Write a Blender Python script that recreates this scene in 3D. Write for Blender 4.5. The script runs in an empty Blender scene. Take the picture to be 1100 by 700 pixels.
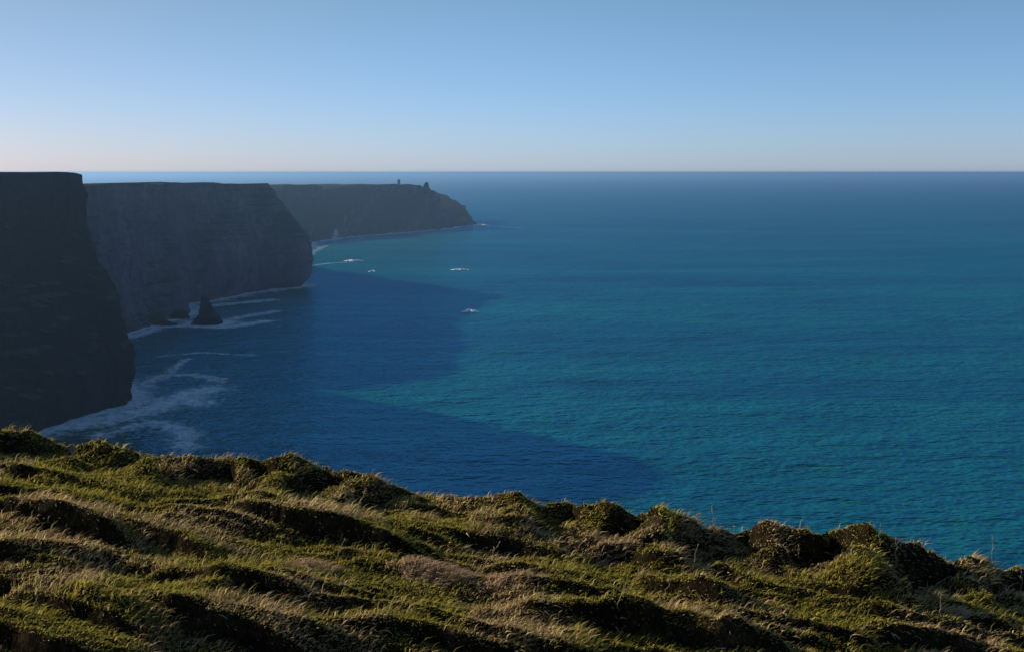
import bpy, math, random
import numpy as np
from mathutils import Vector
from mathutils.geometry import tessellate_polygon

random.seed(7)
rng = np.random.default_rng(7)
S = bpy.context.scene
COL = S.collection

# ------------------------------------------------------------------ camera
F, CX, CY = 1100.0, 550.0, 350.0
CAM_H = 180.0
PITCH = math.radians(8.53)
cam_data = bpy.data.cameras.new('camera')
cam = bpy.data.objects.new('camera', cam_data)
COL.objects.link(cam)
cam.location = (0, 0, CAM_H)
cam.rotation_euler = (math.radians(90) - PITCH, 0, 0)
cam_data.sensor_width = 36.0
cam_data.lens = 36.0 * F / 1100.0
cam_data.clip_start = 0.1
cam_data.clip_end = 300000.0
S.camera = cam

# ------------------------------------------------------------------ sky, sun, exposure
SUN_EL = math.radians(21.0)
SUN_AZ = math.radians(-66.0)          # measured from +Y (view direction) towards +X
world = bpy.data.worlds.new('World')
S.world = world
world.use_nodes = True
wn = world.node_tree
bg = wn.nodes['Background']
sky = wn.nodes.new('ShaderNodeTexSky')
sky.sky_type = 'NISHITA'
sky.sun_disc = False
sky.sun_elevation = SUN_EL
sky.sun_rotation = SUN_AZ
sky.altitude = 200.0
sky.air_density = 1.0
sky.dust_density = 0.22
sky.ozone_density = 6.0
tintn = wn.nodes.new('ShaderNodeMix'); tintn.data_type = 'RGBA'; tintn.blend_type = 'MULTIPLY'
tintn.inputs[0].default_value = 1.0
wn.links.new(sky.outputs[0], tintn.inputs[6])
tc = wn.nodes.new('ShaderNodeTexCoord'); sxyz = wn.nodes.new('ShaderNodeSeparateXYZ')
wn.links.new(tc.outputs['Generated'], sxyz.inputs[0])
crp = wn.nodes.new('ShaderNodeValToRGB')
crp.color_ramp.elements[0].position = 0.0; crp.color_ramp.elements[0].color = (0.87, 0.97, 1.38, 1)
crp.color_ramp.elements[1].position = 0.17; crp.color_ramp.elements[1].color = (1.06, 1.0, 0.90, 1)
wn.links.new(sxyz.outputs['Z'], crp.inputs[0])
wn.links.new(crp.outputs[0], tintn.inputs[7])
glow = wn.nodes.new('ShaderNodeMix'); glow.data_type = 'RGBA'; glow.blend_type = 'MULTIPLY'
gmap = wn.nodes.new('ShaderNodeMapRange'); gmap.interpolation_type = 'SMOOTHSTEP'
for k_, v_ in ((1, 0.15), (2, -0.55), (3, 0.0), (4, 1.0)): gmap.inputs[k_].default_value = v_
wn.links.new(sxyz.outputs['X'], gmap.inputs[0]); wn.links.new(gmap.outputs[0], glow.inputs[0])
wn.links.new(tintn.outputs[2], glow.inputs[6]); glow.inputs[7].default_value = (0.97, 0.80, 0.73, 1)
wn.links.new(glow.outputs[2], bg.inputs[0])
bg.inputs[1].default_value = 0.125
sun_d = bpy.data.lights.new('sun', 'SUN')
sun_d.energy = 5.0
sun_d.angle = math.radians(0.8)
sun_d.color = (1.0, 0.90, 0.74)
sun = bpy.data.objects.new('sun', sun_d)
COL.objects.link(sun)
to_sun = Vector((math.sin(SUN_AZ) * math.cos(SUN_EL), math.cos(SUN_AZ) * math.cos(SUN_EL), math.sin(SUN_EL)))
sun.rotation_euler = to_sun.to_track_quat('Z', 'Y').to_euler()
sun.location = (-300, 100, 400)
vs = S.view_settings
vs.view_transform = 'Standard'
vs.look = 'None'
vs.exposure = 0.0
vs.gamma = 1.0
vs.use_curve_mapping = False
S.cycles.use_denoising = True
S.cycles.volume_bounces = 0
S.cycles.max_bounces = 6

HAZE_DENSITY = 6.7e-5

# ------------------------------------------------------------------ helpers
def ray(px, py):
    """direction of the photograph's pixel, y component 1"""
    a, b = (px - CX) / F, (CY - py) / F
    y = math.cos(PITCH) + b * math.sin(PITCH)
    z = -math.sin(PITCH) + b * math.cos(PITCH)
    return a / y, z / y

def sea_pt(px, py):
    x, z = ray(px, py)
    Y = -CAM_H / z
    return (x * Y, Y)

def at_depth(px, py, Y):
    x, z = ray(px, py)
    return (x * Y, Y, CAM_H + z * Y)

def hash2(ix, iy, seed):
    h = (ix.astype(np.int64) * 374761393 + iy.astype(np.int64) * 668265263 + seed * 1442695041) & 0xFFFFFFFF
    h = ((h ^ (h >> 13)) * 1274126177) & 0xFFFFFFFF
    h = (h ^ (h >> 16)) & 0xFFFFFFFF
    return h.astype(np.float64) / 4294967295.0

def vnoise(x, y, seed=0):
    x = np.asarray(x, float); y = np.asarray(y, float)
    ix, iy = np.floor(x), np.floor(y)
    fx, fy = x - ix, y - iy
    fx = fx * fx * fx * (fx * (fx * 6 - 15) + 10); fy = fy * fy * fy * (fy * (fy * 6 - 15) + 10)
    a = hash2(ix, iy, seed); b = hash2(ix + 1, iy, seed)
    c = hash2(ix, iy + 1, seed); d = hash2(ix + 1, iy + 1, seed)
    return (a * (1 - fx) + b * fx) * (1 - fy) + (c * (1 - fx) + d * fx) * fy

def fbm(x, y, seed=0, octaves=4, gain=0.5):
    s = 0.0; amp = 1.0; tot = 0.0
    for k in range(octaves):
        s = s + amp * (vnoise(x * 2 ** k + 17.3 * k, y * 2 ** k - 9.1 * k, seed + k * 31) * 2 - 1)
        tot += amp; amp *= gain
    return s / tot

def sstep(a, b, x):
    t = np.clip((x - a) / (b - a), 0, 1)
    return t * t * (3 - 2 * t)

def np_mesh(name, verts, faces_flat, sizes, smooth=True):
    me = bpy.data.meshes.new(name)
    nv = len(verts)
    me.vertices.add(nv)
    me.vertices.foreach_set('co', np.ascontiguousarray(verts, dtype=np.float32).ravel())
    sizes = np.asarray(sizes, dtype=np.int32)
    me.loops.add(int(sizes.sum()))
    me.loops.foreach_set('vertex_index', np.ascontiguousarray(faces_flat, dtype=np.int32).ravel())
    me.polygons.add(len(sizes))
    starts = np.concatenate([[0], np.cumsum(sizes)[:-1]]).astype(np.int32)
    me.polygons.foreach_set('loop_start', starts)
    me.polygons.foreach_set('loop_total', sizes)
    me.polygons.foreach_set('use_smooth', np.full(len(sizes), bool(smooth)))
    me.update(calc_edges=True)
    me.validate()
    return me

def link(name, me, mat=None, parent=None):
    o = bpy.data.objects.new(name, me)
    COL.objects.link(o)
    if mat is not None:
        me.materials.append(mat)
    if parent is not None:
        o.parent = parent
    return o

def tag(o, label=None, cat=None, group=None, kind=None):
    if label: o['label'] = label
    if cat: o['category'] = cat
    if group: o['group'] = group
    if kind: o['kind'] = kind
    return o

def grid_faces(nr, nc):
    i = np.arange(nr - 1)[:, None] * nc + np.arange(nc - 1)[None, :]
    return np.stack([i, i + 1, i + nc + 1, i + nc], -1).reshape(-1, 4)

class NT:
    def __init__(self, name):
        self.m = bpy.data.materials.new(name)
        self.m.use_nodes = True
        self.t = self.m.node_tree
        self.b = self.t.nodes['Principled BSDF']
        self.out = self.t.nodes['Material Output']
    def n(self, kind, **kw):
        nd = self.t.nodes.new(kind)
        for k, v in kw.items():
            setattr(nd, k, v)
        return nd
    def l(self, a, b):
        self.t.links.new(a, b)
    def val(self, sock, v):
        if hasattr(v, 'is_output'): self.l(v, sock)
        else: sock.default_value = v
    def math(self, op, a, b=0.0, c=0.0, clamp=False):
        nd = self.n('ShaderNodeMath', operation=op, use_clamp=clamp)
        self.val(nd.inputs[0], a); self.val(nd.inputs[1], b); self.val(nd.inputs[2], c)
        return nd.outputs[0]
    def noise(self, vec, scale, detail=4.0, rough=0.55):
        nd = self.n('ShaderNodeTexNoise')
        self.l(vec, nd.inputs['Vector'])
        nd.inputs['Scale'].default_value = scale
        nd.inputs['Detail'].default_value = detail
        nd.inputs['Roughness'].default_value = rough
        return nd.outputs['Fac']
    def mapping(self, vec, scale=(1, 1, 1), rot=(0, 0, 0)):
        nd = self.n('ShaderNodeMapping')
        self.l(vec, nd.inputs['Vector'])
        nd.inputs['Scale'].default_value = scale
        nd.inputs['Rotation'].default_value = rot
        return nd.outputs[0]
    def mix(self, fac, a, b):
        nd = self.n('ShaderNodeMix', data_type='RGBA')
        self.val(nd.inputs[0], fac)
        for s, v in ((nd.inputs[6], a), (nd.inputs[7], b)):
            if hasattr(v, 'is_output'): self.l(v, s)
            else: s.default_value = (*v, 1)
        return nd.outputs[2]
    def ramp(self, fac, stops):
        nd = self.n('ShaderNodeValToRGB')
        el = nd.color_ramp.elements
        while len(el) < len(stops): el.new(0.5)
        for e, (p, c) in zip(el, stops):
            e.position = p; e.color = (*c, 1)
        self.l(fac, nd.inputs[0])
        return nd.outputs[0]
    def rng(self, v, a, b, c=0.0, d=1.0):
        nd = self.n('ShaderNodeMapRange')
        nd.interpolation_type = 'SMOOTHSTEP'
        self.val(nd.inputs[0], v)
        for k, x in zip((1, 2, 3, 4), (a, b, c, d)): nd.inputs[k].default_value = x
        return nd.outputs[0]

# ------------------------------------------------------------------ materials
def sea_material():
    t = NT('sea_water')
    geo = t.n('ShaderNodeNewGeometry').outputs['Position']
    m1 = t.mapping(geo, (1.0, 1.7, 1), (0, 0, 0.12))
    m2 = t.mapping(geo, (1.0, 2.4, 1), (0, 0, -0.2))
    w1 = t.noise(t.mapping(geo, (0.55, 1.0, 1), (0, 0, 0.14)), 0.012, 2, 0.5)
    w2 = t.noise(t.mapping(geo, (0.5, 1.0, 1), (0, 0, -0.10)), 0.042, 2, 0.5)
    w3 = t.noise(t.mapping(geo, (0.5, 1.0, 1), (0, 0, 0.18)), 0.135, 2, 0.55)
    w4 = t.noise(t.mapping(geo, (0.6, 1.0, 1), (0, 0, -0.25)), 0.36, 1, 0.5)
    h = t.math('ADD', t.math('ADD', t.math('MULTIPLY', w1, 7.0), t.math('MULTIPLY', w2, 6.5)),
               t.math('ADD', t.math('MULTIPLY', w3, 5.0), t.math('MULTIPLY', w4, 2.0)))
    bump = t.n('ShaderNodeBump')
    bump.inputs['Strength'].default_value = 1.0
    bump.inputs['Distance'].default_value = 1.0
    t.l(h, bump.inputs['Height'])
    # wide drifts of slightly different water
    drift = t.math('ADD', t.math('MULTIPLY', t.noise(t.mapping(geo, (0.22, 1.0, 1), (0, 0, 0.06)), 0.005, 3, 0.55), 0.6),
                   t.math('MULTIPLY', t.noise(t.mapping(geo, (0.2, 1.0, 1), (0, 0, -0.04)), 0.017, 3, 0.6), 0.4))
    water = t.ramp(drift, [(0.36, (0.0012, 0.054, 0.042)), (0.62, (0.0045, 0.130, 0.080))])
    at = t.n('ShaderNodeAttribute', attribute_name='foam')
    fo = at.outputs['Fac']
    wob = t.n('ShaderNodeVectorMath', operation='ADD')
    t.l(geo, wob.inputs[0])
    nv = t.n('ShaderNodeTexNoise'); t.l(geo, nv.inputs['Vector']); nv.inputs['Scale'].default_value = 0.05
    sc = t.n('ShaderNodeVectorMath', operation='SCALE'); t.l(nv.outputs['Color'], sc.inputs[0]); sc.inputs['Scale'].default_value = 18.0
    t.l(sc.outputs[0], wob.inputs[1])
    lace = t.noise(wob.outputs[0], 0.15, 7, 0.74)
    mask = t.rng(t.math('ADD', fo, t.math('MULTIPLY', t.math('SUBTRACT', lace, 0.5), 1.9)), 0.26, 0.84)
    col = t.mix(t.math('MULTIPLY', mask, 0.88), water, (0.74, 0.80, 0.84))
    t.t.nodes.remove(t.b)
    body = t.n('ShaderNodeBsdfDiffuse'); t.l(col, body.inputs['Color'])
    gl = t.n('ShaderNodeBsdfGlossy'); gl.inputs['Color'].default_value = (0.11, 0.57, 1.0, 1); gl.inputs['Roughness'].default_value = 0.22
    t.l(bump.outputs[0], gl.inputs['Normal']); t.l(bump.outputs[0], body.inputs['Normal'])
    fr = t.n('ShaderNodeFresnel'); fr.inputs['IOR'].default_value = 1.333; t.l(bump.outputs[0], fr.inputs['Normal'])
    fac = t.math('MULTIPLY', t.math('MULTIPLY', fr.outputs[0], 0.31), t.math('SUBTRACT', 1.0, t.math('MULTIPLY', mask, 0.9)))
    ms = t.n('ShaderNodeMixShader'); t.l(fac, ms.inputs[0]); t.l(body.outputs[0], ms.inputs[1]); t.l(gl.outputs[0], ms.inputs[2])
    t.l(ms.outputs[0], t.out.inputs['Surface'])
    return t.m

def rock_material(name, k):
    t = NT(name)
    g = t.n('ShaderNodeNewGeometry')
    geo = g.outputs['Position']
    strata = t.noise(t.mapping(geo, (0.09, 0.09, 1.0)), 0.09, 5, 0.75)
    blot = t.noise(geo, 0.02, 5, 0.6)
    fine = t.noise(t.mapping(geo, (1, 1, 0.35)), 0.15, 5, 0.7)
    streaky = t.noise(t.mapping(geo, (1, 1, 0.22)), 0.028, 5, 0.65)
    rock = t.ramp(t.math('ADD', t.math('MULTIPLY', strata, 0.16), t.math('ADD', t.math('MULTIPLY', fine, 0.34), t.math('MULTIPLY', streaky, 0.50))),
                  [(0.34, tuple(k * c for c in (0.010, 0.0068, 0.0086))), (0.5, tuple(k * c for c in (0.020, 0.0142, 0.0178))), (0.68, tuple(k * c for c in (0.044, 0.029, 0.036)))])  # mauve cast of the misty air mixed into the rock colour
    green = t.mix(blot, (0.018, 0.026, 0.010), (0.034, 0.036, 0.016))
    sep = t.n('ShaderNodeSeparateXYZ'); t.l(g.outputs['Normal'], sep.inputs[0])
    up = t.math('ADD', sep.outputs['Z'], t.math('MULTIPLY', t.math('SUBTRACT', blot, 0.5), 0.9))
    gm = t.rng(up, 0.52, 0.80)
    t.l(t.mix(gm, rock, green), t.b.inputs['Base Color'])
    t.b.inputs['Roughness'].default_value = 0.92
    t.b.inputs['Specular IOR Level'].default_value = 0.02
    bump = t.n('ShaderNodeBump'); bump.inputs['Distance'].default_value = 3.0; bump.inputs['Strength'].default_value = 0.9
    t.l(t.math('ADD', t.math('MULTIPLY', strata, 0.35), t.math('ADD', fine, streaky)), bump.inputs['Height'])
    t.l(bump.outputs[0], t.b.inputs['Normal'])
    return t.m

def stone_material():
    t = NT('tower_stone')
    geo = t.n('ShaderNodeNewGeometry').outputs['Position']
    n = t.noise(geo, 1.2, 5, 0.6)
    t.l(t.ramp(n, [(0.3, (0.10, 0.095, 0.09)), (0.7, (0.22, 0.205, 0.19))]), t.b.inputs['Base Color'])
    t.b.inputs['Roughness'].default_value = 0.9
    return t.m

def foam_material():
    t = NT('white_foam')
    geo = t.n('ShaderNodeNewGeometry').outputs['Position']
    n = t.noise(geo, 0.4, 5, 0.6)
    t.l(t.ramp(n, [(0.3, (0.6, 0.66, 0.68)), (0.7, (0.82, 0.84, 0.85))]), t.b.inputs['Base Color'])
    t.b.inputs['Roughness'].default_value = 0.8
    return t.m

def turf_material():
    t = NT('turf_soil')
    geo = t.n('ShaderNodeNewGeometry').outputs['Position']
    a = t.noise(geo, 1.3, 6, 0.65)
    b = t.noise(geo, 14.0, 5, 0.7)
    fib = t.noise(t.mapping(geo, (34, 34, 7), (0, 0.35, 0)), 1.0, 4, 0.7)
    c = t.math('ADD', t.math('MULTIPLY', a, 0.42), t.math('ADD', t.math('MULTIPLY', b, 0.28), t.math('MULTIPLY', fib, 0.30)))
    t.l(t.ramp(c, [(0.40, (0.008, 0.006, 0.004)), (0.50, (0.024, 0.018, 0.008)), (0.57, (0.075, 0.052, 0.024)), (0.66, (0.20, 0.14, 0.065))]), t.b.inputs['Base Color'])
    t.b.inputs['Roughness'].default_value = 1.0
    t.b.inputs['Specular IOR Level'].default_value = 0.02
    bump = t.n('ShaderNodeBump'); bump.inputs['Distance'].default_value = 0.10
    t.l(t.math('ADD', b, fib), bump.inputs['Height']); t.l(bump.outputs[0], t.b.inputs['Normal'])
    return t.m

def blade_material():
    t = NT('grass_blades')
    at = t.n('ShaderNodeAttribute', attribute_name='tint').outputs['Color']
    t.t.nodes.remove(t.b)
    d = t.n('ShaderNodeBsdfDiffuse'); t.l(at, d.inputs[0])
    tr = t.n('ShaderNodeBsdfTranslucent'); t.l(at, tr.inputs[0])
    m = t.n('ShaderNodeMixShader'); m.inputs[0].default_value = 0.35
    t.l(d.outputs[0], m.inputs[1]); t.l(tr.outputs[0], m.inputs[2])
    t.l(m.outputs[0], t.out.inputs['Surface'])
    return t.m

M_HAZED = rock_material('hazed_rock', 4.0)  # same rock, colour raised to carry the distance haze
M_SEA, M_ROCK, M_STONE, M_FOAM, M_TURF, M_BLADE = (sea_material(), rock_material('shaded_rock', 0.35), stone_material(),  # near rock colour lowered to carry the cliff's deep shade
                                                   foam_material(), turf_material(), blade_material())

# ------------------------------------------------------------------ headlands
def catmull(P, per):
    """P (n,k) control points, per[i] samples in span i"""
    P = np.asarray(P, float)
    Q = np.vstack([2 * P[0] - P[1], P, 2 * P[-1] - P[-2]])
    out = []
    for i in range(len(P) - 1):
        p0, p1, p2, p3 = Q[i], Q[i + 1], Q[i + 2], Q[i + 3]
        t = np.linspace(0, 1, per[i], endpoint=False)[:, None]
        cr = 0.5 * (2 * p1 + (p2 - p0) * t + (2 * p0 - 5 * p1 + 4 * p2 - p3) * t ** 2 + (3 * p1 - p0 - 3 * p2 + p3) * t ** 3)
        li = p1 + (p2 - p1) * t
        out.append(0.5 * cr + 0.5 * li)
    out.append(P[-1:])
    return np.vstack(out)

COAST = []      # waterline points used for the foam

def headland(name, base, top, prof, inland, seed, step=5.0, nz=64, amp=1.0, plateau_noise=3.0, mat=None, fold=0.0):
    base = np.asarray(base, float); top = np.asarray(top, float)
    per = [max(2, int(np.hypot(*(base[i + 1] - base[i])) / step)) for i in range(len(base) - 1)]
    B = catmull(base, per); T = catmull(top, per)
    n = len(B)
    tan = np.gradient(B, axis=0)
    for _ in range(6):
        tan[1:-1] = (tan[:-2] + 2 * tan[1:-1] + tan[2:]) / 4
    tan /= np.linalg.norm(tan, axis=1)[:, None] + 1e-9
    nor = np.stack([-tan[:, 1], tan[:, 0]], -1)      # to the left of travel: seaward side decided below
    d = B - T[:, :2]
    sgn = np.sign((nor * d).sum(1).mean()); nor *= sgn
    s = np.concatenate([[0], np.cumsum(np.hypot(*np.diff(B, axis=0).T))])
    ts = np.linspace(0, 1, nz)
    hz = np.interp(ts, prof[0], prof[1])             # share of the way from waterline to top edge
    Z = ts[:, None] * T[None, :, 2]
    XY = B[None] * (1 - hz[:, None, None]) + T[None, :, :2] * hz[:, None, None]
    SS = np.broadcast_to(s[None], Z.shape)
    gully = fbm(SS / 70.0, Z / 260.0, seed, 4)
    gully2 = np.abs(fbm(SS / 26.0, Z / 90.0, seed + 5, 4))
    rough = fbm(SS / 12.0, Z / 10.0, seed + 9, 4)
    layer = vnoise(Z / 6.0 + 0.6 * gully, SS / 160.0, seed + 13) + 0.6 * vnoise(Z / 2.6, SS / 90.0, seed + 15)
    disp = amp * (9.0 * gully - 9.0 * gully2 + 3.2 * rough + 2.0 * (layer - 0.8) + 5.0) + 5.0 * fbm(SS / 24.0, Z / 60.0, seed + 41, 3) * ts[:, None]
    # big folds leaning along the face: buttresses and hollows
    disp = disp + fold * fbm((SS + 0.9 * Z) / 150.0, Z / 400.0, seed + 51, 2) * np.sin(np.pi * np.clip(ts, 0, 1))[:, None] ** 0.7
    # fallen blocks and a broken foot
    disp = disp + 5.0 * np.clip(fbm(SS / 18.0, Z / 12.0, seed + 61, 3), 0, 1) * np.exp(-(ts[:, None] / 0.10) ** 2)
    XY = XY + nor[None] * disp[..., None]
    edge = fbm(s / 45.0, s * 0 + 3.3, seed + 21, 5) * plateau_noise
    Z = Z + edge[None] * (ts[:, None] ** 6)
    Z[0] = -3.0
    V = np.concatenate([XY, Z[..., None]], -1)
    COAST.append(XY[1])
    faces = grid_faces(nz, n)
    verts = V.reshape(-1, 3)
    poly = [Vector(p) for p in V[-1]] + [Vector(p) for p in inland]
    tri = tessellate_polygon([[Vector((p.x, p.y, 0)) for p in poly]])
    idx0 = (nz - 1) * n
    extra = np.asarray(inland, float)
    mapidx = lambda k: idx0 + k if k < n else len(verts) + (k - n)
    tf = np.array([[mapidx(a), mapidx(b), mapidx(c)] for a, b, c in tri], dtype=np.int64)
    allv = np.vstack([verts, extra])
    flat = np.concatenate([faces.ravel(), tf.ravel()])
    sizes = [4] * len(faces) + [3] * len(tf)
    me = np_mesh(name, allv, flat, sizes, smooth=False)
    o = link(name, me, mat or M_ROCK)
    return o, V

PROF1 = ([0, .13, .34, .46, .56, .66, .76, .86, 1], [0, .12, .44, .58, .80, .97, 1.04, 1.05, 1])
PROF2 = ([0, .08, .25, .38, .48, .58, .69, .80, .90, 1], [0, .03, .12, .26, .44, .66, .86, .98, 1.03, 1])
PROF3 = ([0, .25, .5, .75, 1], [0, .22, .5, .8, 1])

def T(px, py, Y): return at_depth(px, py, Y)

# first headland, the bay beside it and the near cliff under the camera
b1 = [(-560, 1080), (-400, 930), sea_pt(147, 431), sea_pt(95, 445), (-400, 600), (-450, 450), (-410, 300),
      (-260, 165), (-115, 98), (-30, 62), (2, 52), (35, 40), (70, 5), (90, -90), (80, -300)]
t1 = [(-620, 1060, 170), (-450, 925, 172), T(84, 190.5, 815), T(40, 184.6, 760), (-455, 600, 178), (-505, 440, 177), (-450, 270, 176),
      (-280, 130, 174), (-125, 66, 170), (-42, 37, 168), (-10, 26, 167), (6, 18, 167), (24, 6, 167), (45, -90, 170), (35, -300, 170)]
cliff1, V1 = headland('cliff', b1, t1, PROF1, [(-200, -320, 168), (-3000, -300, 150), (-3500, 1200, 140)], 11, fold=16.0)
tag(cliff1, 'black shaded sea cliff with flat grassy top, nearest of the three headlands', 'cliff', kind='structure')

b2 = [(-640, 2120), (-450, 1850), sea_pt(316, 307.2), sea_pt(296, 310), sea_pt(262, 314.5), sea_pt(246, 318), sea_pt(225, 322), sea_pt(190, 326),
      sea_pt(198, 336), sea_pt(180, 344), sea_pt(160, 350), sea_pt(132, 357), sea_pt(95, 372), (-476, 990), (-600, 960), (-800, 900)]
t2 = [(-720, 2120, 140), (-530, 1850, 150), T(284, 198.2, 1670), T(268, 198.2, 1625), T(250, 197.5, 1580), T(232, 197.3, 1530), T(212, 197, 1480), T(192, 196.6, 1420),
      T(176, 196.6, 1370), T(160, 197.2, 1300), T(146, 198, 1225), T(118, 198.5, 1150), T(84, 199.5, 1080), (-520, 1020, 160), (-640, 1000, 155), (-950, 1000, 150)]
cliff2, V2 = headland('cliff', b2, t2, PROF2, [(-3000, 1010, 110), (-3000, 2600, 90)], 23, amp=1.25, mat=M_HAZED, fold=42.0)
tag(cliff2, 'dark layered sea cliff behind the rock stack, middle one of the three headlands', 'cliff', kind='structure')

b3 = [(-900, 4300), (-330, 3950), (-130, 3620), sea_pt(489, 244), sea_pt(470, 246.5), sea_pt(430, 250), sea_pt(392, 253), sea_pt(366, 255.5), sea_pt(352, 257.5),
      sea_pt(338, 260), sea_pt(320, 266), (-640, 2300), (-800, 2150)]
t3 = [(-950, 4350, 130), (-370, 3960, 130), (-170, 3640, 60), T(486, 235, 3520), T(468, 215, 3480), T(440, 198.5, 3420), T(400, 199.2, 3330), T(372, 200.5, 3250), T(345, 203.8, 3150),
      T(343, 199.4, 3120), T(308, 200.0, 2960), T(286, 207, 2850), (-900, 2500, 120)]
cliff3, V3 = headland('cliff', b3, t3, PROF3, [(-3000, 2700, 60), (-3000, 4600, 60)], 37, step=7, amp=1.0, plateau_noise=5.0, mat=M_HAZED, fold=40.0)
tag(cliff3, 'hazy blue grey cliff sloping down to the sea, farthest headland with the tower', 'cliff', kind='structure')

# ------------------------------------------------------------------ rocks built as rough lofts
def rock_loft(name, loc, levels, seed, nseg=40, amp=0.12, nlev=36, mat=None):
    """levels: (z, half width x, half depth y, offset x)"""
    L = np.asarray(levels, float)
    zz = np.linspace(L[0, 0], L[-1, 0], nlev)
    a = np.linspace(0, 2 * np.pi, nseg, endpoint=False)
    rows = []
    for z in zz:
        w, dpt, ox = (np.interp(z, L[:, 0], L[:, k]) for k in (1, 2, 3))
        sc = max(L[:, 1])
        q = 1 + amp * 1.6 * fbm(np.cos(a) * 1.6 + 5, np.sin(a) * 1.6 + z / sc * 1.2, seed, 4) + amp * 0.6 * (vnoise(np.full(nseg, z / sc * 9), a * 0 + 1, seed + 3) - .5)
        sq = 1 / np.maximum(np.abs(np.cos(a)), np.abs(np.sin(a))) ** 0.4
        rows.append(np.stack([ox + w * q * sq * np.cos(a), dpt * q * sq * np.sin(a), np.full(nseg, z)], -1))
    V = np.concatenate(rows)
    f = []
    for i in range(nlev - 1):
        for j in range(nseg):
            k = (j + 1) % nseg
            f.append((i * nseg + j, i * nseg + k, (i + 1) * nseg + k, (i + 1) * nseg + j))
    top = len(V)
    V = np.vstack([V, [[L[-1, 3], 0, L[-1, 0] + 0.05 * L[-1, 1]]]])
    flat = np.array(f).ravel(); sizes = [4] * len(f)
    tri = np.array([((nlev - 1) * nseg + j, (nlev - 1) * nseg + (j + 1) % nseg, top) for j in range(nseg)])
    me = np_mesh(name, V, np.concatenate([flat, tri.ravel()]), sizes + [3] * nseg, smooth=False)
    o = link(name, me, mat or M_ROCK)
    o.location = loc
    return o

sx, sy = sea_pt(223, 347)
stack = rock_loft('sea_stack', (sx, sy, 0),
                  [(-3, 20, 17, 0), (1, 19, 16, 0), (5, 16, 13, 0.8), (9, 12.5, 11, 1.2), (11, 10, 9, 0.6), (20, 7.5, 7, -0.8), (27, 5.2, 5, -1.6), (31, 4.2, 4, -1.8), (33, 2.0, 2, -1.9)], 51)
tag(stack, 'dark pointed rock stack standing alone in the surf below the cliffs', 'sea stack')

for k, (px, py, lv, lab) in enumerate([
    (192, 341, [(-3, 15, 14, 0), (1, 14, 13, 0), (5, 10, 9, 1), (9, 5, 5, 2), (10, 2, 2, 2)], 'low dark rock shelf at the cliff foot just left of the pointed stack'),
    (176, 348, [(-3, 16, 10, 0), (1, 14, 9, 0), (3.5, 9, 6, -2), (5, 3, 3, -3)], 'flat dark rock awash in surf, farther left of the pointed stack'),
]):
    q = sea_pt(px, py)
    o = rock_loft('shore_rock', (q[0], q[1], 0), lv, 81 + k, nseg=30, nlev=16, amp=0.22)
    tag(o, lab, 'rock', group='rocks in the surf under the middle cliff')

def ridge_pt(px, py, Y, sink=3.0):
    x, y, z = at_depth(px, py, Y)
    return (x, y, z - sink)

pinn = [
    (457, 206, 3440, [(-6, 15, 9, -1), (6, 12.5, 8, 0), (11, 8.5, 7, 1.5), (18, 7.0, 6, 2), (22, 6.0, 5, 2.6), (26, 2.5, 3, 3.4)], 'squat block of rock, largest of the crags beside the tower on the far headland'),
    (449.5, 204.5, 3440, [(-6, 12, 8, 0), (5, 9, 6, 1), (11, 6.5, 4, 2), (15, 3, 2, 2.5)], 'low rounded crag between the largest crag and the tower on the far headland'),
    (465, 209, 3460, [(-6, 9, 7, 0), (4, 7, 5, 0), (10, 4, 3, 1), (12, 1.5, 1.5, 1)], 'stubby crag just below the largest crag on the sloping far headland'),
    (471, 214, 3470, [(-6, 5, 4, 0), (4, 3.2, 3, 0), (9, 2, 2, .3), (12, 0.9, 0.9, .4)], 'thin rock spike, lowest of the crags on the slope of the far headland'),
]
for k, (px, py, Y, lv, lab) in enumerate(pinn):
    o = rock_loft('rock_crag', ridge_pt(px, py, Y), [tuple(1.3 * q for q in l_) for l_ in lv], 61 + k, nseg=24, nlev=18, amp=0.26)
    tag(o, lab, 'rock', group='rock crags along the far headland')

# ruined signal tower on the far headland
def box_into(V, Fc, x0, x1, y0, y1, z0, z1, taper=0.0):
    b = len(V)
    for z, t in ((z0, 0), (z1, taper)):
        V += [(x0 + t, y0 + t, z), (x1 - t, y0 + t, z), (x1 - t, y1 - t, z), (x0 + t, y1 - t, z)]
    Fc += [(b, b + 3, b + 2, b + 1), (b + 4, b + 5, b + 6, b + 7)]
    for i in range(4):
        j = (i + 1) % 4
        Fc.append((b + i, b + j, b + 4 + j, b + 4 + i))

def simple(name, V, Fc, mat, parent=None):
    me = np_mesh(name, np.array(V, float), np.concatenate([np.array(f) for f in Fc]), [len(f) for f in Fc], smooth=False)
    return link(name, me, mat, parent)

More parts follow.
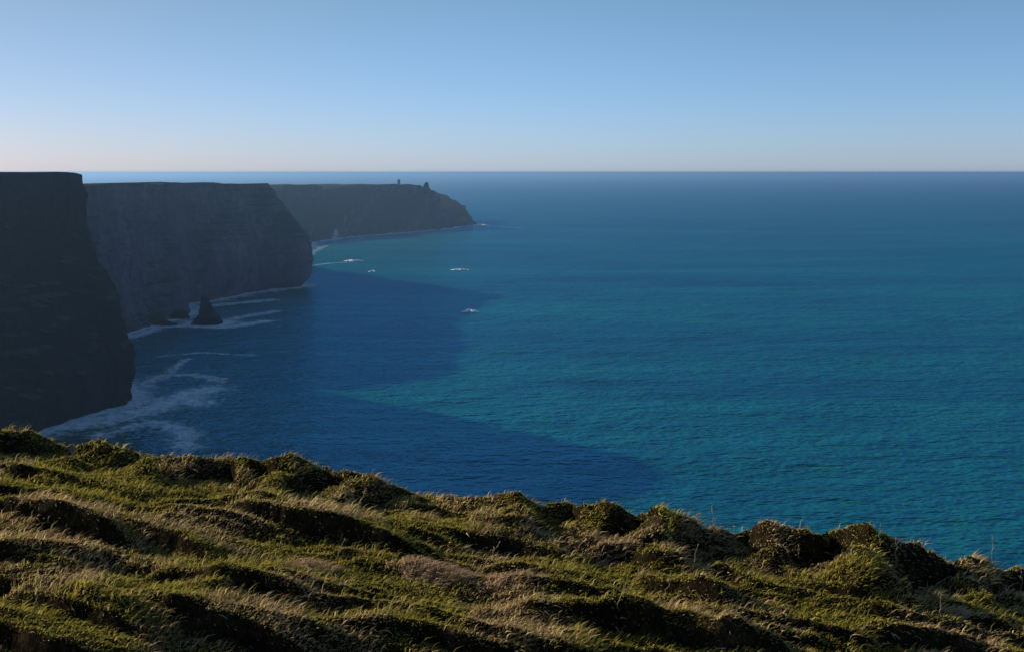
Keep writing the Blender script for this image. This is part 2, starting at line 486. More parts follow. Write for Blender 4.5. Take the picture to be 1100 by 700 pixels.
tw = bpy.data.objects.new('watch_tower', None); COL.objects.link(tw)
tw.location = ridge_pt(428.5, 197.8, 3360, 1.5)
tag(tw, 'small square ruined stone tower on the ridge of the far headland', 'tower')
V, Fc = [], []
h, w, th = 13.0, 3.6, 0.9
box_into(V, Fc, -w, w, w - th, w, 0, h); box_into(V, Fc, -w, -w + th, -w, w - th, 0, h); box_into(V, Fc, w - th, w, -w, w - th, 0, h)
box_into(V, Fc, -w + th, -0.7, -w, -w + th, 0, h); box_into(V, Fc, 0.7, w - th, -w, -w + th, 0, h)
box_into(V, Fc, -0.7, 0.7, -w, -w + th, 2.4, 6.0); box_into(V, Fc, -0.7, 0.7, -w, -w + th, 7.6, h)
simple('wall', V, Fc, M_STONE, tw)
V, Fc = [], []
e = w + 0.7
for (x0, x1, y0, y1) in ((-e, e, -e, -w + .3), (-e, e, w - .3, e), (-e, -w + .3, -w + .3, w - .3), (w - .3, e, -w + .3, w - .3)):
    box_into(V, Fc, x0, x1, y0, y1, h + .003, h + 2.2)
for k in (-3.6, -1.2, 1.2):
    box_into(V, Fc, k, k + 1.3, -e, -w + .3, h + 2.203, h + 3.2)
simple('parapet', V, Fc, M_STONE, tw)
V, Fc = [], []
box_into(V, Fc, -w - .8, w + .8, -w - .8, w + .8, -4, 0, 0.4)
simple('plinth', V, Fc, M_STONE, tw)

# ------------------------------------------------------------------ sea
R_SEA = 140000.0
az_f = np.radians(np.arange(-34, 34.01, 0.1))
az_c = np.radians(np.concatenate([np.arange(36, 326, 2.0)]))
az = np.concatenate([az_f, az_c, [az_f[0] + 2 * np.pi]])
rr = np.concatenate([[5.0, 100, 200, 280], np.geomspace(330, 4500, 620), np.geomspace(4700, R_SEA, 50)])
A, R = np.meshgrid(az, rr)
SX, SY = R * np.sin(A), R * np.cos(A)
def swell(x, y, r):
    h = np.zeros_like(x)
    g = np.random.default_rng(3)
    for k in range(26):
        lam = 18 * 1.13 ** k
        if lam > 140: lam = 22 + 60 * g.random()
        th = g.normal(-1.75, 0.35)
        amp = 0.010 * lam ** 0.85
        h += amp * np.sin((x * np.cos(th) + y * np.sin(th)) * 2 * np.pi / lam + g.random() * 6.28) * np.clip((lam / (0.012 * r) - 1) / 2, 0, 1)
    return h * 0.35
SZ = swell(SX, SY, R) * np.clip((4200 - R) / 3000, 0, 1)
foam = np.zeros(SX.shape)
near = (R < 4300) & (np.abs(((A + np.pi) % (2 * np.pi)) - np.pi) < np.radians(34.5))
P = np.stack([SX[near], SY[near]], -1)
C = np.vstack(COAST)[::2]
stk = np.stack([sx + 19 * np.cos(np.linspace(0, 6.28, 12)), sy + 16 * np.sin(np.linspace(0, 6.28, 12))], -1)
C = np.vstack([C, stk])
def mind(P, C):
    d = np.full(len(P), 1e9)
    for i in range(0, len(C), 40):
        c = C[i:i + 40]
        d = np.minimum(d, ((P[:, None, :] - c[None]) ** 2).sum(-1).min(1))
    return np.sqrt(d)
dC = mind(P, C)
fv = 0.74 * np.exp(-(dC / 20.0) ** 1.3) + 0.26 * np.exp(-dC / 70.0)
def streak(pts, width, strength):
    global fv
    q = [sea_pt(*p) for p in pts]
    q = catmull(np.array(q), [24] * (len(q) - 1))
    d = mind(P, q)
    fv = np.maximum(fv, (strength + 0.06) * np.exp(-(d / width) ** 2))
for pts, w_, s_ in [
    ([(60, 458), (110, 452), (165, 437), (200, 425), (225, 418)], 26, 0.72),
    ([(110, 466), (160, 455), (195, 462), (200, 480)], 16, 0.62),
    ([(150, 418), (170, 404), (205, 402), (235, 408)], 14, 0.60),
    ([(160, 436), (185, 428), (215, 432)], 22, 0.66),
    ([(178, 405), (190, 392), (203, 386)], 8, 0.56),
    ([(170, 383), (215, 378), (270, 381)], 7, 0.55),
    ([(140, 362), (170, 352), (200, 349), (240, 351), (285, 345)], 16, 0.72),
    ([(188, 338), (215, 330), (250, 326), (290, 322)], 18, 0.66),
    ([(240, 345), (262, 340), (295, 334)], 14, 0.64),
    ([(245, 318), (262, 315), (300, 312), (335, 307)], 10, 0.66),
    ([(330, 286), (352, 283), (380, 281)], 10, 0.50),
    ([(430, 251), (470, 248), (520, 245), (560, 244.5)], 14, 0.46),
    ([(330, 275), (350, 264), (390, 256)], 14, 0.44),
]:
    streak(pts, w_, s_)
foam[near] = fv
nr, nc = SX.shape
verts = np.stack([SX, SY, SZ], -1).reshape(-1, 3)
me = np_mesh('sea', verts, grid_faces(nr, nc)[:, ::-1].ravel(), np.full((nr - 1) * (nc - 1), 4))
att = me.attributes.new('foam', 'FLOAT', 'POINT')
att.data.foreach_set('value', foam.ravel().astype(np.float32))
sea = link('sea', me, M_SEA)
tag(sea, 'wide teal blue sea with cliff shadow lying across it', 'sea', kind='structure')

# breaking waves: low ragged ridges of foam
def breaker(px, py, length, width, height, label, seed, yaw=0.0):
    x, y = sea_pt(px, py)
    n1, n2 = 60, 14
    u = np.linspace(-1, 1, n1)[:, None]; v = np.linspace(-1, 1, n2)[None]
    env = np.clip(1 - np.abs(u) ** 2.2, 0, 1)
    ww = width * (0.25 + env) * (0.8 + 0.5 * fbm(u * 4, u * 0 + seed, seed, 3))
    X = u * length / 2 + 0 * v
    Yv = v * ww / 2 + width * 0.5 * fbm(u * 2, u * 0 + 7, seed + 2, 3)
    Z = height * env * (1 - v ** 2) ** 0.7 * (0.55 + 0.9 * vnoise(u * 9 + 40, v * 2 + 0 * u, seed + 4)) - 0.25 + 0.7 * env
    V = np.stack([X + 0 * Z, Yv + 0 * Z, Z], -1).reshape(-1, 3)
    me = np_mesh('breaking_wave', V, grid_faces(n1, n2)[:, ::-1].ravel(), np.full((n1 - 1) * (n2 - 1), 4))
    o = link('breaking_wave', me, M_FOAM)
    o.location = (x, y, 0); o.rotation_euler = (0, 0, yaw)
    tag(o, label, 'wave', group='white breaking waves off the cliffs')

breaker(380, 280.5, 44, 12, 2.4, 'long white breaker off the end of the middle cliff', 71, 0.05)
breaker(400, 292, 17, 10, 2.0, 'smallest white breaker, a short crest out from the middle cliff', 72)
breaker(494, 290, 40, 9, 1.8, 'thin white breaker farthest out to sea in open sunlit water', 73, -0.03)
breaker(505, 335, 27, 9, 2.6, 'bright white breaker at the edge of the cliff shadow', 74, 0.1)
breaker(516, 242, 60, 30, 3.0, 'white water breaking at the foot of the far headland', 75, -0.1)

# burst of spray against the foot of the far headland
sp = sea_pt(361, 257)
Vs, Fs = [], []
g = np.random.default_rng(5)
for k in range(150):
    t_ = g.random() ** 0.8
    c = np.array([g.normal(0, 4.2 * (1 - .6 * t_)) + 3 * t_, g.normal(0, 4), 26 * t_])
    r = (1.3 - .7 * t_) * (0.5 + g.random())
    q = g.normal(size=(6, 3)); q /= np.linalg.norm(q, axis=1)[:, None]
    b = len(Vs)
    oc = np.array([(1, 0, 0), (0, 1, 0), (-1, 0, 0), (0, -1, 0), (0, 0, 1), (0, 0, -1)]) * r * (0.7 + 0.6 * g.random((6, 1)))
    Vs += [tuple(c + p) for p in oc]
    for i in range(4):
        Fs += [(b + i, b + (i + 1) % 4, b + 4), (b + (i + 1) % 4, b + i, b + 5)]
spray = simple('sea_spray', Vs, Fs, M_FOAM)
spray.location = (sp[0], sp[1] - 12, 0)
tag(spray, 'plume of white spray against the foot of the far headland', 'spray', kind='stuff')

# ------------------------------------------------------------------ foreground turf
GZ, TILT = -6.3, -0.11       # turf level below the camera, falling to the right
def gz_at(X):
    return GZ + TILT * np.clip(X, -14, 14)
def plane_Y(px, py, dz=0.0):
    rx, rz = ray(px, py)
    return (GZ + dz) / (rz - TILT * rx)

SKY_PTS = [(-60, 460), (0, 458), (40, 459), (60, 468), (80, 476), (111, 470), (145, 479), (165, 488), (200, 485), (222, 489), (260, 486), (280, 490), (314, 483), (342, 495), (372, 503),
           (398, 506), (406, 513), (431, 522), (465, 531), (500, 529), (534, 529), (556, 524), (571, 531), (581, 538), (609, 535), (623, 541), (649, 535), (671, 545), (684, 549),
           (709, 538), (724, 549), (760, 562), (791, 569), (823, 555), (840, 562), (889, 567), (930, 558), (942, 570), (969, 580), (987, 581), (1010, 595), (1026, 603), (1043, 595),
           (1067, 601), (1082, 607), (1100, 607), (1160, 612)]
FOOT_LINE = [(-120, 494), (0, 496), (200, 520), (350, 540), (465, 562), (560, 578), (700, 606), (850, 626), (945, 650), (1100, 658), (1220, 664)]
# each turf mound: left end, prow, right end (pixels) and how far the prow stands out (metres)
PROWS = [(-130, -50, 76, 0.9), (78, 86, 146, 0.5), (148, 172, 250, 0.85), (252, 256, 274, 0.2), (276, 308, 345, 0.6), (347, 376, 464, 1.05), (467, 566, 611, 0.7),
         (613, 628, 681, 0.75), (683, 722, 806, 1.05), (808, 842, 888, 0.75), (890, 942, 1024, 1.1), (1027, 1050, 1108, 0.7), (1112, 1140, 1220, 0.6)]
fl_ = np.array(FOOT_LINE, float)
FPX, FYV = [], []
for a_, b_, c_, d_ in PROWS:
    for q_, e_ in ((a_, 1.0), (a_ * .4 + b_ * .6, 0.35), (b_, 0.0), (b_ * .7 + c_ * .3, 0.22), (c_, 1.0)):
        FPX.append(q_); FYV.append(plane_Y(q_, np.interp(q_, fl_[:, 0], fl_[:, 1])) + d_ * e_)
sp_ = np.array(SKY_PTS, float)
FPX = np.array(FPX, float); foot_Y = np.array(FYV)
fp_ = np.stack([FPX, foot_Y], -1)

# low steps in the turf: crest pixel, half width in pixels, height in metres, slant
STEPS = [(60, 512, 80, .22, 6), (120, 524, 60, .2, 8), (40, 535, 70, .25, 4), (130, 546, 60, .2, 8), (60, 557, 85, .42, 9), (175, 578, 75, .36, 14), (20, 600, 60, .24, 8),
         (215, 562, 60, .2, 6), (270, 572, 40, .16, 6), (240, 628, 70, .3, 4), (30, 626, 60, .22, 4), (95, 652, 75, .36, 8), (235, 664, 85, .42, 8), (40, 686, 80, .34, 6),
         (345, 560, 95, .46, 9), (450, 572, 45, .26, 8), (525, 578, 60, .34, 8), (285, 636, 40, .22, 6), (480, 686, 110, .28, 2), (140, 606, 60, .14, 5), (330, 655, 80, .16, 3),
         (590, 588, 45, .22, 4), (600, 634, 70, .26, 6), (690, 606, 50, .26, 10), (740, 640, 50, .30, 14), (620, 660, 60, .26, 4), (700, 672, 70, .26, 4), (560, 612, 60, .14, 3),
         (830, 648, 60, .26, 6), (890, 640, 40, .30, 14), (860, 676, 60, .22, 2), (960, 682, 70, .24, 4), (1060, 676, 60, .22, 4), (780, 690, 60, .24, 3), (420, 640, 60, .12, 2)]
STEP_W = []
for px, py, hw, hh, sl in STEPS:
    Y = plane_Y(px, py, hh * 0.7); X = ray(px, py)[0] * Y
    STEP_W.append((X, Y, hw * Y / F * 1.15, hh * 0.95, math.radians(sl) * 2.2))

SPURS = []
for px_, hh_, ln_, wl_, wr_ in ((172, .40, .9, .6, .25), (308, .45, .9, .7, .25), (376, .35, .7, .5, .22), (566, .40, .8, .9, .25), (628, .35, .7, .45, .22), (722, .55, 1.1, .75, .25),
                                (842, .45, .8, .6, .25), (942, .65, 1.5, .75, .28), (1050, .45, .9, .5, .25), (86, .25, .6, .5, .25)):
    Yp_ = float(np.interp(px_, FPX, foot_Y)); SPURS.append((ray(px_, 600)[0] * Yp_, Yp_, hh_, ln_, wl_, wr_))

def bank_px(X, Y, z=-6.2):
    return CX + F * X / (Y * math.cos(PITCH) - z * math.sin(PITCH))

FOOT_SM = np.convolve(np.pad(np.interp(np.arange(-100, 1201, 4.0), fp_[:, 0], foot_Y), 12, mode='edge'), np.ones(25) / 25, mode='valid')

def crest_y(px, X):
    f = np.interp(px, fp_[:, 0], foot_Y)
    fs = np.interp(px, np.arange(-100, 1201, 4.0), FOOT_SM)
    return np.maximum(fs + 0.36, f + 0.28) + 0.2 * fbm(X / 1.2, X * 0 + 4, 141, 2)

def height(X, Y):
    """turf surface relative to the camera height"""
    gz0 = gz_at(X)
    z = -1.7 + (gz0 + 1.7) * sstep(-1.5, 10.5, Y) + 0.10 * fbm(X / 3.5, Y / 3.5, 101, 3)
    wx = X + 0.30 * fbm(X / 0.8, Y / 0.8, 103, 4); wy = Y + 0.24 * fbm(X / 1.3, Y / 0.7, 107, 4)
    flat = sstep(9.5, 11.0, Y)
    st = np.zeros_like(z)
    for (sx_, sy_, hw, hh, a) in STEP_W:
        dx, dy = wx - sx_, wy - sy_
        u = dx * math.cos(a) - dy * math.sin(a)
        v = dx * math.sin(a) + dy * math.cos(a)
        e = np.clip(1 - np.abs(u / (hw * 1.25)) ** 2.6, 0, 1) ** 0.7
        p = np.where(v > 0, np.exp(-(v / 1.0) ** 2), np.exp(-(np.abs(v) / (0.05 + 0.13 * hh)) ** 3))
        st = np.maximum(st, hh * e * p) + 0.2 * np.minimum(st, hh * e * p)
    z = z + st
    # terracettes: slow fall away from the viewer, quick riser towards the viewer
    ph = (Y + 0.35 * X * 0.3 + 0.9 * fbm(X / 2.2, Y / 1.4, 113, 3)) / 0.85
    fr = ph - np.floor(ph)
    saw = np.where(fr < 0.22, sstep(0, 0.22, fr), 1 - (fr - 0.22) / 0.78)
    z = z + flat * saw * 0.15 * sstep(0.35, 0.75, vnoise(X / 1.7, Y / 0.9, 127))
    lump = np.clip(fbm(X / 0.8, Y / 0.45, 131, 3), 0, 1)
    right = sstep(-2.0, 3.5, X)
    z = z + flat * lump * (0.05 + 0.16 * right)
    # spurs running down from the prows of the bank towards the viewer
    for sx_, sy_, hh, ln, wl, wr in SPURS:
        v = (sy_ + 0.15 - wy) / ln
        u = wx - sx_ - 0.10 * (sy_ - Y)
        lat = np.where(u < 0, np.exp(-(u / (0.85 * wl)) ** 2), np.exp(-(u / (0.7 * wr)) ** 2))
        z = z + hh * lat * np.clip(1 - v, 0, 1) ** 1.2 * sstep(-0.6, 0.0, v)
    # bank along the cliff edge
    px = bank_px(X, Y)
    pw = px + 9 * fbm(X / 0.5, Y / 0.5, 137, 4)
    fy = np.interp(pw, fp_[:, 0], foot_Y) + 0.16 * fbm(X / 0.6, Y / 0.6, 139, 3)
    cyv = crest_y(px, X)
    py = np.interp(px, sp_[:, 0], sp_[:, 1]) + 5.0
    b = (CY - py) / F
    slope = (-math.sin(PITCH) + b * math.cos(PITCH)) / (math.cos(PITCH) + b * math.sin(PITCH))
    zc = cyv * slope
    t = np.clip((Y - fy) / np.maximum(cyv - fy, 0.25), 0, 1)
    prof = 0.85 * (1 - (1 - t) ** 1.4) + 0.15 * t
    bank = gz0 + (zc - gz0) * prof + 0.07 * fbm(X / 0.35, Y / 0.35, 151, 3) * t
    k = sstep(0.0, 0.16, t)
    z = z - 0.05 * np.exp(-((Y - fy) / 0.35) ** 2)
    z = z * (1 - k) + np.maximum(bank, z * (1 - t) + bank * t) * k
    # clods and torn edges
    rug = 0.045 * (1 - 2 * np.abs(fbm(X / 0.42, Y / 0.34, 161, 3))) + 0.035 * fbm(X / 0.16, Y / 0.14, 163, 2)
    z = z + flat * rug * (0.55 + 0.9 * sstep(0.02, 0.4, t) * (1 - 0.5 * t) + 0.5 * right)
    over = np.maximum(Y - cyv, 0)
    z = z - over * 0.25 - 1.1 * over ** 1.6
    return z

GX = np.arange(-16.0, 15.0, 0.045); GY = np.arange(-4.0, 23.0, 0.045)
XX, YY = np.meshgrid(GX, GY)
HH = height(XX, YY)
gy_, gx_ = np.gradient(HH, 0.045)
PXG = bank_px(XX, YY, HH)
FYG = np.interp(PXG, fp_[:, 0], foot_Y)
CYG = crest_y(PXG, XX)
INBANK = (YY > FYG - 0.05) & (YY < CYG + 1.2)

# mounds along the edge: pixel span and label
MOUNDS = [
    (-60, 78, 'dark rounded grass mound at the left end of the turf bank below the black cliff'),
    (78, 148, 'small dark turf hump just right of the left end mound, against blue surf'),
    (147, 231, 'broad grass mound with green crest and black shaded face above the stepped turf'),
    (231, 275, 'narrow low grass hump between two broad green mounds on the bank'),
    (275, 346, 'pointed green mound with a bright left side and dark right slope'),
    (346, 466, 'wide black faced mound outlined by a pale straw coloured crescent of grass'),
    (466, 612, 'flat topped mound with olive and straw grass hanging down its sunlit front'),
    (612, 682, 'round dark green tussocky mound standing against the sea beside a bright pointed one'),
    (682, 807, 'bright green pointed mound with a sharp shadow edge, middle of the right half'),
    (807, 889, 'pale straw topped knob of turf with a dark hollow on its right'),
    (889, 1026, 'tallest bright green mound on the right of the bank, with a shaggy sunlit left side'),
    (1026, 1110, 'dark mound capped with pale dry grass near the right end of the bank'),
]
MID = np.full(XX.shape, -1)
wob = PXG + 5 * fbm(XX / 0.5, YY / 0.5, 137, 3)
for k, (a, b, _) in enumerate(MOUNDS):
    MID[(wob >= a) & (wob < b) & INBANK] = k

quads = grid_faces(*XX.shape)
fm = MID.ravel()[quads[:, 0]]
GV = np.stack([XX, YY, HH + CAM_H], -1).reshape(-1, 3)

def submesh(name, qs, origin=(0, 0, 0)):
    u, inv = np.unique(qs.ravel(), return_inverse=True)
    return np_mesh(name, GV[u] - np.array(origin), inv, np.full(len(qs), 4))

ground = link('ground', submesh('ground', quads[fm < 0]), M_TURF)
tag(ground, 'rough sloping turf stepped with shadowed ridges above the cliff edge', 'ground', kind='structure')
mound_objs = []
for k, (a, b, lab) in enumerate(MOUNDS):
    sel = quads[fm == k]
    pts = GV[sel[:, 0]]
    org = (float(pts[:, 0].mean()), float(pts[:, 1].mean()), float(pts[:, 2].min()))
    o = link('grass_mound', submesh('grass_mound', sel, org), M_TURF)
    o.location = org
    tag(o, lab, 'mound', group='grass mounds along the cliff edge')
    mound_objs.append((o, org))

# ------------------------------------------------------------------ grass
def bil(field, X, Y):
    fx = (X - GX[0]) / 0.045; fy = (Y - GY[0]) / 0.045
    ix = np.clip(fx.astype(int), 0, len(GX) - 2); iy = np.clip(fy.astype(int), 0, len(GY) - 2)
    fx = np.clip(fx - ix, 0, 1); fy = np.clip(fy - iy, 0, 1)
    return (field[iy, ix] * (1 - fx) + field[iy, ix + 1] * fx) * (1 - fy) + (field[iy + 1, ix] * (1 - fx) + field[iy + 1, ix + 1] * fx) * fy

N = 1150000
gx = rng.uniform(-13.5, 13.0, N); gy = rng.uniform(9.8, 21.5, N)
ppx = bank_px(gx, gy, -6.3)
keep = (ppx > -110) & (ppx < 1210) & (gy < crest_y(ppx, gx) + 0.8)
sx1, sy1 = bil(gx_, gx, gy), bil(gy_, gx, gy)
steep = np.sqrt(1 + sx1 ** 2 + sy1 ** 2)
bare = sstep(1.25, 2.3, steep + 0.5 * fbm(gx / 0.4, gy / 0.4, 211, 3))
lit_grown, drier = np.zeros(N), np.zeros(N)
pn = ppx + 7 * fbm(gx / 0.4, gy / 0.4, 213, 3)
inb = gy > np.interp(ppx, fp_[:, 0], foot_Y) - 0.1
for a_, b_, gr_, dr_ in ((100, 172, .7, -.3), (276, 310, .8, -.35), (346, 380, .8, .5), (467, 566, .7, .15), (612, 650, .8, -.1), (676, 728, .95, -.45), (808, 845, .8, .5), (884, 950, .95, -.45), (1027, 1052, .8, .5)):
    w_ = sstep(a_ - 4, a_ + 4, pn) * sstep(b_ + 4, b_ - 4, pn) * inb
    lit_grown = np.maximum(lit_grown, gr_ * w_); drier = drier + dr_ * w_
keep &= rng.random(N) < np.clip(steep / 1.8, 0.5, 1) * (1 - 0.86 * bare * (1 - lit_grown))
gx, gy, sx1, sy1, steep, lit_grown, drier = (q[keep] for q in (gx, gy, sx1, sy1, steep, lit_grown, drier))
n = len(gx)
gz = bil(HH, gx, gy)
mid = MID[np.clip(((gy - GY[0]) / 0.045).astype(int), 0, len(GY) - 1), np.clip(((gx - GX[0]) / 0.045).astype(int), 0, len(GX) - 1)]
nrm = np.stack([-sx1, -sy1, np.ones(n)], -1) / steep[:, None]
patch = fbm(gx / 1.6, gy / 1.1, 201, 4)
patch2 = fbm(gx / 0.5, gy / 0.4, 205, 3)
dry = np.clip(0.42 + 1.0 * patch + 0.5 * patch2 + 0.30 * (steep - 1) * (1 - lit_grown) + drier + rng.normal(0, 0.18, n), 0, 1)
length = (0.044 + 0.026 * patch2 + 0.016 * rng.normal(size=n)) * (1 + 0.25 * dry)
length = np.clip(length, 0.02, 0.2) * (1 - 0.30 * sstep(1.3, 2.2, steep))
tall = rng.random(n) < 0.05 * (1 + 2 * (patch2 > 0.25))
length[tall] *= 2.8
wind = np.array([0.62, -0.05, 0.10])
direc = nrm * 0.55 + np.array([0, 0, 0.55]) + wind * (0.7 + 0.5 * rng.random((n, 1))) + rng.normal(0, 0.28, (n, 3))
direc[:, 2] = np.maximum(direc[:, 2], -0.1)
hang = sstep(1.35, 2.2, steep) * (1 - 0.5 * lit_grown)
direc[:, 2] -= 1.1 * hang * (0.4 + 0.8 * rng.random(n))
direc /= np.linalg.norm(direc, axis=1)[:, None]
side = np.cross(direc, rng.normal(size=(n, 3)))
side /= np.linalg.norm(side, axis=1)[:, None]
width = 0.005 + 0.007 * rng.random(n) ** 2
base = np.stack([gx, gy, gz + CAM_H - 0.015], -1)
bend = np.stack([np.full(n, 0.25), np.full(n, -0.04), -0.28 - 0.15 * rng.random(n)], -1)
midp = base + direc * (length * 0.55)[:, None]
tip = base + direc * length[:, None] + bend * (length * 0.6)[:, None]
greenA = np.array([0.130, 0.125, 0.018]); greenB = np.array([0.310, 0.245, 0.050])
straw = np.array([0.400, 0.300, 0.140]); brown = np.array([0.140, 0.085, 0.040])
gmix = rng.random((n, 1))
colr = greenA * (1 - gmix) + greenB * gmix
st = straw * (0.55 + 0.6 * rng.random((n, 1)))
br = rng.random((n, 1)) < 0.25
st = np.where(br, brown, st)
dm = sstep(0.38, 0.72, dry)[:, None]
pick = rng.random((n, 1)) < dm
colr = np.where(pick, st, colr) * (1 + 0.35 * lit_grown[:, None]) * (0.65 + 0.7 * rng.random((n, 1))) * 1.7  # blade colour also lifted on the mounds' sunlit sides

def blades(name, sel, origin, parent=None):
    m = int(sel.sum())
    o_ = np.array(origin)
    b_, md, tp, sd, wd = base[sel] - o_, midp[sel] - o_, tip[sel] - o_, side[sel], width[sel][:, None]
    V = np.stack([b_ - sd * wd, b_ + sd * wd, md + sd * wd * 0.8, md - sd * wd * 0.8, tp], 1).reshape(-1, 3)
    i = np.arange(m)[:, None] * 5
    flat = np.concatenate([i + 0, i + 1, i + 2, i + 3, i + 3, i + 2, i + 4], 1)
    sizes = np.tile([4, 3], m)
    me = np_mesh(name, V, flat.ravel(), sizes, smooth=False)
    at = me.attributes.new('tint', 'FLOAT_COLOR', 'POINT')
    c = np.repeat(np.concatenate([colr[sel], np.ones((m, 1))], 1), 5, axis=0)
    at.data.foreach_set('color', c.astype(np.float32).ravel())
    return link(name, me, M_BLADE, parent)

g0 = blades('grass', mid < 0, (0, 0, 0))
tag(g0, 'wind swept green and straw coloured grass over the stepped turf', 'grass', kind='stuff')
for k, (o, org) in enumerate(mound_objs):
    c = blades('grass_cover', mid == k, org, o)
    c['kind'] = 'stuff'

# ------------------------------------------------------------------ single dry stalks
def surf_hit(px, py):
    """where the ray of a pixel meets the turf"""
    x, z = ray(px, py)
    Ys = np.arange(10.0, 22, 0.01)
    hh = bil(HH, x * Ys, Ys)
    k = int(np.argmax(hh >= z * Ys))
    if hh[k] < z * Ys[k]: k = int(np.argmin(np.abs(hh - z * Ys)))
    return x * Ys[k], Ys[k], CAM_H + hh[k]

def tube(V, Fc, pts, rads, ns=5):
    pts = [Vector(p) for p in pts]
    b0 = len(V)
    for i, p in enumerate(pts):
        d = (pts[min(i + 1, len(pts) - 1)] - pts[max(i - 1, 0)]).normalized()
        a = d.orthogonal().normalized(); c = d.cross(a)
        for k in range(ns):
            an = 2 * math.pi * k / ns
            V.append(tuple(p + (a * math.cos(an) + c * math.sin(an)) * rads[i]))
    for i in range(len(pts) - 1):
        for k in range(ns):
            q = (k + 1) % ns
            Fc.append((b0 + i * ns + k, b0 + i * ns + q, b0 + (i + 1) * ns + q, b0 + (i + 1) * ns + k))
    Fc.append(tuple(b0 + (len(pts) - 1) * ns + k for k in range(ns)))

def stalk_material():
    t = NT('dry_stalk')
    geo = t.n('ShaderNodeNewGeometry').outputs['Position']
    t.l(t.ramp(t.noise(geo, 30, 3, 0.6), [(0.3, (0.28, 0.21, 0.12)), (0.7, (0.46, 0.37, 0.24))]), t.b.inputs['Base Color'])
    t.b.inputs['Roughness'].default_value = 0.9
    return t.m
M_STALK = stalk_material()

# foot pixel, tip pixel, side twigs, label
STALKS = [
    (767, 574, 765, 545, 3, 'tall thin dry stalk standing against the sea over the dark bank face'),
    (787, 578, 789, 566, 1, 'short dry stalk beside the tall one, tip touching the sea'),
    (744, 612, 750, 587, 2, 'leaning dry stalk in front of the wide dark bank face'),
    (713, 641, 720, 616, 2, 'dry stalk leaning right among the rough turf below the bright pointed mound'),
    (808, 614, 811, 600, 1, 'stubby dry stalk in the black shade left of the straw topped knob'),
    (380, 556, 392, 527, 4, 'pale branching stalk in front of the wide black mound, the taller one there'),
    (428, 558, 437, 540, 3, 'pale forked stalk in the middle of the wide black mound'),
    (345, 542, 346, 530, 1, 'short pale stalk at the left foot of the wide black mound'),
    (361, 600, 370, 579, 2, 'dry stalk leaning over the long shadowed turf step on the left half'),
    (520, 608, 536, 582, 3, 'dry stalk leaning far right behind the pale straw tuft'),
    (1067, 600, 1066, 577, 3, 'upright brown stalk against the sea at the right end mound'),
    (963, 602, 963, 580, 2, 'straight pale stalk in the dark hollow right of the tallest mound'),
    (945, 581, 946, 565, 1, 'reddish stalk sticking up from the right shoulder of the tallest mound'),
    (857, 600, 858, 587, 1, 'thin pale stalk in the dark hollow right of the straw knob'),
    (1011, 662, 1010, 642, 2, 'upright pale stalk in the shade below the right part of the bank'),
    (1018, 645, 1014, 634, 1, 'tiny stalk leaning left beside the upright one below the bank'),
    (1098, 642, 1096, 614, 2, 'tall pale stalk at the very right end of the bank'),
    (252, 604, 258, 588, 2, 'dry stalk on the stepped turf below the narrow low hump'),
    (663, 652, 672, 628, 2, 'dry stalk leaning right over a dark turf hollow in the lower middle'),
    (298, 595, 303, 575, 2, 'dry stalk in front of the big shadowed step, left of centre'),
]
for k, (fx, fy_, tx, ty, tw_, lab) in enumerate(STALKS):
    x, y, z = surf_hit(fx, fy_)
    rs = random.Random(300 + k)
    hx, hz = ray(tx, ty)
    tipv = Vector((hx * y - x, rs.uniform(-.04, .04), CAM_H + hz * y - z))
    V, Fc = [], []
    pts = [Vector((0, 0, -0.04))]
    for i in range(1, 7):
        q = i / 6
        pts.append(tipv * q + Vector((0.03 * math.sin(q * 3.1) * rs.uniform(-1, 1), 0, 0)))
    tube(V, Fc, pts, [0.007 - 0.0042 * i / 6 for i in range(7)])
    for j in range(tw_):
        q = rs.uniform(0.45, 0.95); p0 = tipv * q
        d = Vector((rs.uniform(-.6, 1), rs.uniform(-.5, .5), rs.uniform(.5, 1.1))).normalized() * rs.uniform(.05, .11)
        tube(V, Fc, [p0, p0 + d * .55, p0 + d + Vector((.01, 0, -.005))], [0.0035, 0.006, 0.002])
    tube(V, Fc, [tipv, tipv + tipv.normalized() * .02, tipv + tipv.normalized() * .045], [0.004, 0.009, 0.002])
    o = simple('dry_stalk', V, Fc, M_STALK)
    o.location = (x, y, z)
    tag(o, lab, 'plant stalk', group='dry stalks standing up from the turf')

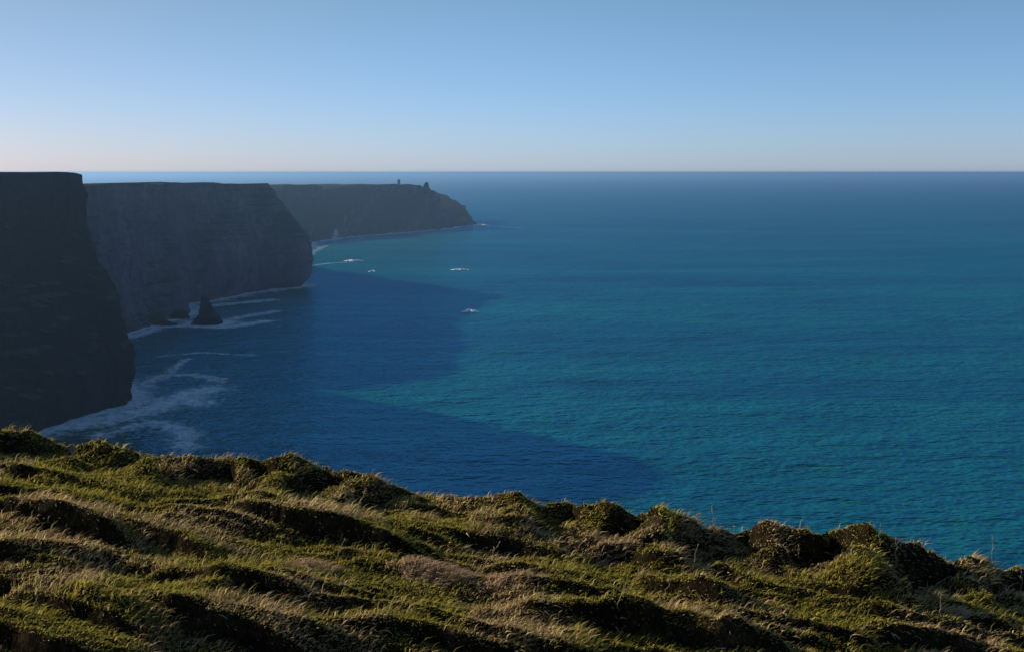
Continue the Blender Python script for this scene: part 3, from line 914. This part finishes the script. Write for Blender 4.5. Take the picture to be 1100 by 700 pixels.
# ------------------------------------------------------------------ straw tufts
def tuft(px, py, rx, ry, cnt, ln, lab, seed):
    x, y, z = surf_hit(px, py)
    g_ = np.random.default_rng(seed)
    th = g_.uniform(0, 2 * np.pi, cnt); rad = np.sqrt(g_.random(cnt))
    rad = rad * (0.7 + 0.5 * vnoise(np.cos(th) * 2 + 9, np.sin(th) * 2 + 9, seed))
    X0 = x + rx * rad * np.cos(th); Y0 = y + ry * rad * np.sin(th)
    Z0 = bil(HH, X0, Y0) + CAM_H
    b_ = np.stack([X0 - x, Y0 - y, Z0 - z - 0.02], -1)
    d = np.stack([0.55 + 0.5 * np.cos(th) * rad + g_.normal(0, .3, cnt), 0.4 * np.sin(th) * rad + g_.normal(0, .3, cnt), 0.9 + g_.normal(0, .2, cnt)], -1)
    d /= np.linalg.norm(d, axis=1)[:, None]
    L = ln * (0.5 + 0.7 * g_.random(cnt)) * (1.1 - 0.5 * rad)
    sd = np.cross(d, g_.normal(size=(cnt, 3))); sd /= np.linalg.norm(sd, axis=1)[:, None]
    w_ = (0.004 + 0.005 * g_.random(cnt))[:, None]
    md = b_ + d * (L * .6)[:, None]
    tp = b_ + d * L[:, None] + np.stack([.25 * L, 0 * L, -.3 * L], -1)
    V = np.stack([b_ - sd * w_, b_ + sd * w_, md + sd * w_ * .8, md - sd * w_ * .8, tp], 1).reshape(-1, 3)
    i = np.arange(cnt)[:, None] * 5
    flat = np.concatenate([i, i + 1, i + 2, i + 3, i + 3, i + 2, i + 4], 1)
    me = np_mesh('straw_tuft', V, flat.ravel(), np.tile([4, 3], cnt), smooth=False)
    at = me.attributes.new('tint', 'FLOAT_COLOR', 'POINT')
    c = np.array([0.72, 0.50, 0.30]) * (0.45 + 0.75 * g_.random((cnt, 1)))
    c = np.repeat(np.concatenate([c, np.ones((cnt, 1))], 1), 5, axis=0)
    at.data.foreach_set('color', c.astype(np.float32).ravel())
    o = link('straw_tuft', me, M_BLADE)
    o.location = (x, y, z)
    tag(o, lab, 'grass tuft', group='pale straw tufts in the turf')
tuft(466, 616, .62, .26, 900, .30, 'largest tuft of pinkish dead grass, in the middle of the turf', 401)
tuft(330, 608, .55, .2, 550, .24, 'tuft of dull dead grass below the long shadowed turf step', 402)
tuft(545, 622, .6, .2, 500, .2, 'low spread of dead straw just right of the largest pinkish tuft', 403)
tuft(660, 592, .4, .2, 420, .2, 'pale straw tuft at the foot of the round dark green mound', 404)
tuft(1032, 664, .35, .22, 420, .2, 'pale straw tuft below the right end of the turf bank', 405)

# ------------------------------------------------------------------ haze
HX = 140500.0
V, Fc = [], []
box_into(V, Fc, -HX, HX, -HX, HX, -6.0, 184.5)
haze_m = bpy.data.materials.new('sea_haze'); haze_m.use_nodes = True
ht = haze_m.node_tree
ht.nodes.remove(ht.nodes['Principled BSDF'])
pv = ht.nodes.new('ShaderNodeVolumePrincipled')
pv.inputs['Color'].default_value = (0.38, 0.65, 1.0, 1)
pv.inputs['Density'].default_value = HAZE_DENSITY
pv.inputs['Anisotropy'].default_value = 0.5
ht.links.new(pv.outputs[0], ht.nodes['Material Output'].inputs['Volume'])
hz_o = simple('haze', V, Fc, haze_m)
tag(hz_o, 'thin pale sea haze filling the air over the water', 'haze', kind='stuff')
